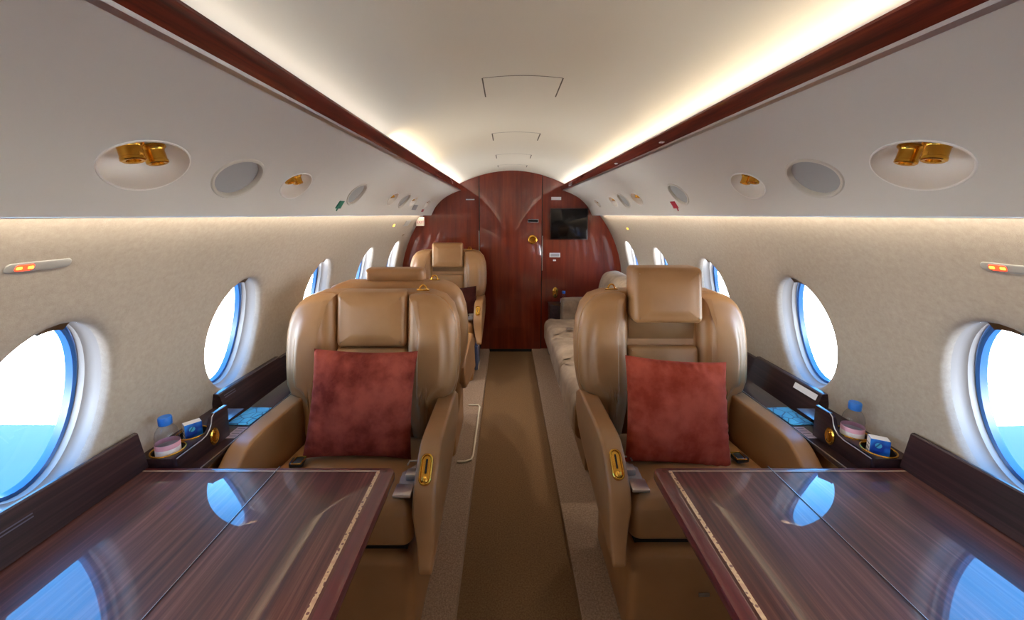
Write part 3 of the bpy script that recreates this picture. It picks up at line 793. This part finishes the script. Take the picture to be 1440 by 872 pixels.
# ------------------------------------------------------------------ side consoles
RX = {}
for sd in (-1, 1):
    lab = 'dark mahogany side ledge with brass-ringed cup holders '+SIDE[sd]
    t = thing('side_console', lab, 'console', (sd*1.05, 1.2, .6), 0, 'wall consoles')
    T0 = Vector((sd*1.05, 1.2, .6))
    P = lambda x, y, z: tuple(Vector((sd*x, y, z))-T0)
    # lower counter
    yend = 2.75 if sd < 0 else 1.86
    pr = [(.966, .640), (.960, .645), (.960, .656), (.966, .660), (1.13, .660), (1.13, .640)]
    V = [P(x, y, z) for y in (1.069, yend) for x, z in pr]; n = len(pr)
    mk('counter', V, [(i, (i+1) % n, n+(i+1) % n, n+i) for i in range(n)]+[tuple(range(n)), tuple(range(n, 2*n))], M['board'], t, angle=30)
    bx('counter_edge', P(.962, (1.07+yend)/2, .6605), (.003, yend-1.07, .002), M['steel'], t)
    pl = [P(.985, 1.07, .64), P(.985, yend, .64), P(.985, yend, .21), P(.985, 1.07, .21)]
    mk('side_panel', pl, [(0, 1, 2, 3)], M['leather'], t, smooth=False)
    # cup holder shelf with two holes
    hm = lambda y, s, off=0: P(s, y, .712-off)
    hy = (1.114, 1.206)
    sh = holed('cup_shelf', [(1.068, 1.16, (hy[0], 1.062, .041, .041)), (1.16, 1.37, (hy[1], 1.062, .041, .041))], 1.002, 1.124, hm, M['board'], n=8, fil=.002, rings=3, parent=t)
    for y in hy:
        ho = ell_rings('cup_holder', y, 1.062, [(.0405, .0405, .0), (.0405, .0405, .022), (.036, .036, .024)], hm, M['hole'], t, 32, cap=True)
        tube('brass_ring', [P(1.062+.042*math.cos(a), y+.042*math.sin(a), .713) for a in [2*math.pi*i/36 for i in range(36)]], .0026, M['gold'], ho, 8, True)
    # front plate with the swept end
    fp = [(1.069, .655), (1.069, .712), (1.165, .712), (1.185, .716), (1.200, .728), (1.208, .742), (1.213, .762), (1.225, .770), (1.285, .768), (1.285, .655)]
    puff('front_plate', fp, 1.012, .999, lambda a, b, d: P(d, a, b), M['board'], t, r0=.0005, r1=.002, b1=0, step=.03, nr=2, nb=2, angle=30)
    mk('shelf_front', [P(1.003, 1.0695, .655), P(1.122, 1.0695, .655), P(1.122, 1.0695, .712), P(1.003, 1.0695, .712)], [(0, 1, 2, 3)], M['board'], t, smooth=False)
    tube('plate_bead', [P(1.000, a, b+.001) for a, b in fp[1:8]], .0016, M['steel'], t)
    lc = thing_loc = None
    la = lathe('brass_latch', [(.0, 0), (.020, 0), (.021, .003), (.017, .006), (.010, .004), (.0, .004)], M['gold'], t, 26,
               Matrix.Translation(P(.999, 1.213, .697)) @ Matrix.Rotation(R_(-90*sd), 4, 'Y') @ Matrix.Diagonal((1.35, .9, 1, 1)))
    bx('latch_tongue', P(.994, 1.213, .697), (.008, .010, .034), M['gold'], la, .003)
    # back boards standing along the wall
    def board(y0, y1, x0, x1, z0, z1, th=.02):
        pr = [(x0, z0), (x1, z1), (x1+.006, z1+.003), (x1+th, z1+.003), (x1+th+.02, z0), ]
        V = [P(x, y, z) for y in (y0, y1) for x, z in pr]; n = len(pr)
        return mk('backboard', V, [(i, (i+1) % n, n+(i+1) % n, n+i) for i in range(n)]+[tuple(range(n)), tuple(range(n, 2*n))], M['board'], t, angle=20)
    b1 = board(1.372, 1.76, 1.058, 1.092, .66, .762)
    b2 = board(1.76, yend, 1.082, 1.104, .66, .748, .012)
    if sd > 0:
        mk('placard', [P(1.0795, 1.385, .735), P(1.0795, 1.50, .735), P(1.0873, 1.50, .756), P(1.0873, 1.385, .756)], [(0, 1, 2, 3)], M['paper'], b1, smooth=False)
    else:
        for k in range(2):
            z = .742+.008*k; x = 1.0835+.0026*k
            mk('engraving', [P(x, 1.39, z), P(x, 1.45, z), P(x+.001, 1.45, z+.003), P(x+.001, 1.39, z+.003)], [(0, 1, 2, 3)], M['ink'], b1, smooth=False)
    # lined placard fixed to the counter
    y0, y1 = 1.262, 1.334
    cx0 = .968
    pc = mk('placard', [P(.968, y0, .6612), P(1.005, y0, .6612), P(1.005, y1, .6612), P(.968, y1, .6612)], [(0, 1, 2, 3)], M['lav'], t, smooth=False)
    for k in range(4):
        yy = y0+.012+k*.016
        mk('text_line', [P(.972, yy, .6616), P(.998, yy, .6616), P(.998, yy+.003, .6616), P(.972, yy+.003, .6616)], [(0, 1, 2, 3)], M['ink'], pc, smooth=False)

# cards, bottles, cartons
for sd in (-1, 1):
    o = bx('safety_card', (0, 0, 0), (.085, .13, .0015), M['teal'], None, .0005)
    o.location = (sd*1.012, 1.412, .6618); o.rotation_euler = (0, 0, R_(3*sd))
    tag(o, 'blue printed card lying on the ledge beside the seat with %s headrest' % ('flush' if sd < 0 else 'raised'), 'card')

def bottle(label, loc, rz=0, full=True):
    t = thing('water_bottle', label, 'bottle', loc, rz, 'small blue-capped water bottles')
    lathe('bottle_body', [(.0, .003), (.024, 0), (.0295, .004), (.030, .012), (.029, .020), (.030, .026), (.0300, .058), (.029, .062), (.0298, .070), (.0270, .085), (.0205, .097), (.0145, .104), (.0135, .112), (.0, .112)], M['pet'], t, 32)
    lathe('bottle_label', [(.0304, .014), (.0306, .015), (.0306, .036), (.0304, .037)], M['label_white'], t, 32, cap=False)
    lathe('label_band', [(.0306, .036), (.0308, .0365), (.0308, .050), (.0306, .0505)], M['label'], t, 32, cap=False)
    lathe('cap', [(.0, .105), (.0165, .105), (.0172, .107), (.0172, .126), (.0155, .129), (.0, .129)], M['cap'], t, 24)
    return t
bottle('small water bottle with blue cap in a cup holder beside the flush headrest seat', (-1.062, 1.114, .688))
bottle('small water bottle with blue cap in a cup holder beside the raised headrest seat', (1.062, 1.206, .688))
def carton(label, loc, rz):
    t = thing('tissue_carton', label, 'carton', loc, rz, 'blue tissue cartons')
    w, d, h = .046, .030, .062
    b = box((0, 0, h/2), (w, d, h), .001, 1)
    for f_ in b.faces: f_.material_index = 1 if (abs(f_.normal.x) > .8 or f_.normal.z > .8) else 0
    from_bm('carton_body', b, None, t, mats=[M['blue'], M['paper']])
    for z in (.018, .030, .042):
        for s in (-1, 1): bx('print_line', (s*(w/2+.0004), 0, z), (.0006, .020, .003), M['ink'], t)
    lathe('printed_dot', [(.0, 0), (.008, 0), (.008, .0006), (0, .0006)], M['teal'], t, 20, Matrix.Translation((-.004, -d/2, .044)) @ RY)
carton('small blue and white carton in a cup holder beside the flush headrest seat', (-1.060, 1.206, .688), R_(50))
carton('small blue and white carton in a cup holder beside the raised headrest seat', (1.060, 1.114, .688), R_(-28))

# ------------------------------------------------------------------ sofa
so = thing('cabin_sofa', 'taupe suede sofa along the wall behind the raised headrest seat', 'sofa', (.65, 2.85, 0))
SP = lambda x, y, z: (x-.65, y-2.85, z)
ys = [2.0, 2.56, 3.11, 3.66]
for a, b in zip(ys, ys[1:]):
    puff('seat_cushion', rrect(.302, .84, a+.001, b-.001, .03), .25, .448, lambda x, y, d: SP(x, y, d), M['suede'], so, r0=.02, r1=.07, b1=.012, step=.04, nr=7)
    bo = smooth_poly([(.80, .42), (.79, .60), (.80, .76), (.835, .865), (.89, .895), (.98, .90), (1.02, .86), (1.0, .42)], 2)
    puff('back_cushion', bo, a+.002, b-.002, lambda x, z, d: SP(x, d, z), M['suede'], so, r0=.025, r1=.025, b0=.004, b1=.004, step=.04)
slab_o = bx('sofa_base', SP(.62, 2.83, .14), (.50, 1.66, .21), M['leather_shaded'], so, .01)
puff('end_panel', rrect(.305, .84, .235, .44, .05), 1.955, 1.995, lambda x, z, d: SP(x, d, z), M['leather_shaded'], so, r0=.012, r1=.004, b0=.004, b1=0, step=.04)
puff('armrest', smooth_poly([(.470, .25), (.470, .595), (.49, .62), (.86, .622), (.86, .25)], 1), 3.64, 3.80, lambda x, z, d: SP(x, d, z), M['suede'], so, r0=.022, r1=.02, b0=.008, b1=.002, step=.04)
bel = bx('belt_end', SP(.47, 3.20, .475), (.05, .035, .012), M['steel'], so, .004)
cab = thing('side_cabinet', 'low mahogany cabinet between the sofa arm and the bulkhead', 'cabinet', (.62, 3.89, 0))
bx('cabinet_body', (0, 0, .265), (.50, .16, .52), M['board'], cab, .006)
bx('cabinet_top', (0, 0, .528), (.51, .168, .012), M['board'], cab, .004)
bottle('small water bottle with blue cap standing behind the sofa arm', (.512, 3.868, .534))

# ------------------------------------------------------------------ outside
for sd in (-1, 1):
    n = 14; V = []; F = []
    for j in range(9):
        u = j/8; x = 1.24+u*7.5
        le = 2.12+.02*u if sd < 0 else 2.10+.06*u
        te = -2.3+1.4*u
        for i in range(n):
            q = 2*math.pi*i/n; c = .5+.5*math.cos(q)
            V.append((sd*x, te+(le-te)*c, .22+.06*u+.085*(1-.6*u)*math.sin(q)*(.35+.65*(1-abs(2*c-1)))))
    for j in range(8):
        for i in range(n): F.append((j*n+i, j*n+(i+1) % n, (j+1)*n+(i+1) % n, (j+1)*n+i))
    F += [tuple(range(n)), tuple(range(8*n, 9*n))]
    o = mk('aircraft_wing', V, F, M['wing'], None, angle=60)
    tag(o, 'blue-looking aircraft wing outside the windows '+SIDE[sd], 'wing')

# ------------------------------------------------------------------ light
w = bpy.data.worlds.new('World'); sc.world = w; w.use_nodes = True
nt = w.node_tree; bg = nt.nodes['Background']
tc = nt.nodes.new('ShaderNodeTexCoord'); sx = nt.nodes.new('ShaderNodeSeparateXYZ')
mr = nt.nodes.new('ShaderNodeMapRange'); mr.inputs['From Min'].default_value = -1; mr.inputs['From Max'].default_value = 1
cr = nt.nodes.new('ShaderNodeValToRGB')
nt.links.new(tc.outputs['Generated'], sx.inputs[0]); nt.links.new(sx.outputs['Z'], mr.inputs['Value']); nt.links.new(mr.outputs[0], cr.inputs['Fac'])
e = cr.color_ramp.elements
e[0].position = 0; e[0].color = (.92, .96, 1.0, 1)
e[1].position = 1; e[1].color = (.022, .10, .26, 1)
for p, c in ((.49, (1, 1, 1, 1)), (.52, (.80, .93, 1, 1)), (.58, (.05, .16, .32, 1)), (.75, (.016, .088, .22, 1))):
    x = e.new(p); x.color = c
nt.links.new(cr.outputs[0], bg.inputs['Color']); bg.inputs['Strength'].default_value = 12

def lamp(name, loc, target, sx_, sy_, power, col, spread=180):
    l = bpy.data.lights.new(name, 'AREA'); l.spread = R_(spread); l.shape = 'RECTANGLE'; l.size = sx_; l.size_y = sy_; l.energy = power; l.color = col
    o = bpy.data.objects.new(name, l); COL.objects.link(o); o.location = loc
    d = (Vector(target)-Vector(loc)).normalized()
    z = -d; y = Vector((0, 1, 0)); x = y.cross(z).normalized(); y = z.cross(x)
    o.rotation_euler = Matrix((x, y, z)).transposed().to_euler()
    return o
WARM = (1, .84, .60); SOFT = (1, .93, .82)
COVE = .047
def cove(sd, ya, yb, p, col):
    lamp('cove_light', (sd*.504, (ya+yb)/2, 1.679), (sd*.40, (ya+yb)/2, 1.77), .012, yb-ya, p*(yb-ya)*COVE, col, 150)
for ya, yb, p, c in ((-1.5, .3, 4, SOFT), (.3, 1.55, 1.8, SOFT), (1.6, 2.5, 8.0, WARM), (2.55, 3.95, 5.5, (1, .97, .93))): cove(-1, ya, yb, p, c)
for ya, yb, p, c in ((-1.5, .5, 5, SOFT), (.5, 1.5, 6.5, WARM), (1.5, 2.6, 6.0, WARM), (2.65, 3.95, 5.5, (1, .97, .93))): cove(1, ya, yb, p, c)
for sd in (-1, 1):
    lamp('ledge_light', (sd*.8175, 1.2, 1.424), (sd*.87, 1.2, 1.395), .02, 5.3, 4, (1, .88, .68))

for sd in (-1, 1):  # added fill spots brightening the seats and floor, no such lamps are lit
    for y in (-.95, -.35, .22, 2.45, 2.985):
        l = bpy.data.lights.new('fill_spot', 'SPOT'); l.energy = 6; l.color = SOFT; l.spot_size = R_(96); l.spot_blend = 1; l.shadow_soft_size = .03
        o = bpy.data.objects.new('fill_spot', l); COL.objects.link(o); o.location = (sd*.705, y, 1.49); o.rotation_euler = (0, R_(sd*22), 0)

# ------------------------------------------------------------------ camera
cam = bpy.data.cameras.new('camera'); co = bpy.data.objects.new('camera', cam); COL.objects.link(co)
cam.sensor_width = 36; cam.lens = 560/1440*36; cam.clip_start = .02
cam.shift_x = 7.5/1440; cam.shift_y = -65/1440
co.location = (-.05, 0, 1.41); co.rotation_euler = (math.pi/2-math.atan(69/560), 0, 0)
sc.camera = co
sc.view_settings.view_transform = 'Standard'
sc.view_settings.look = 'None'
sc.view_settings.exposure = 1.7
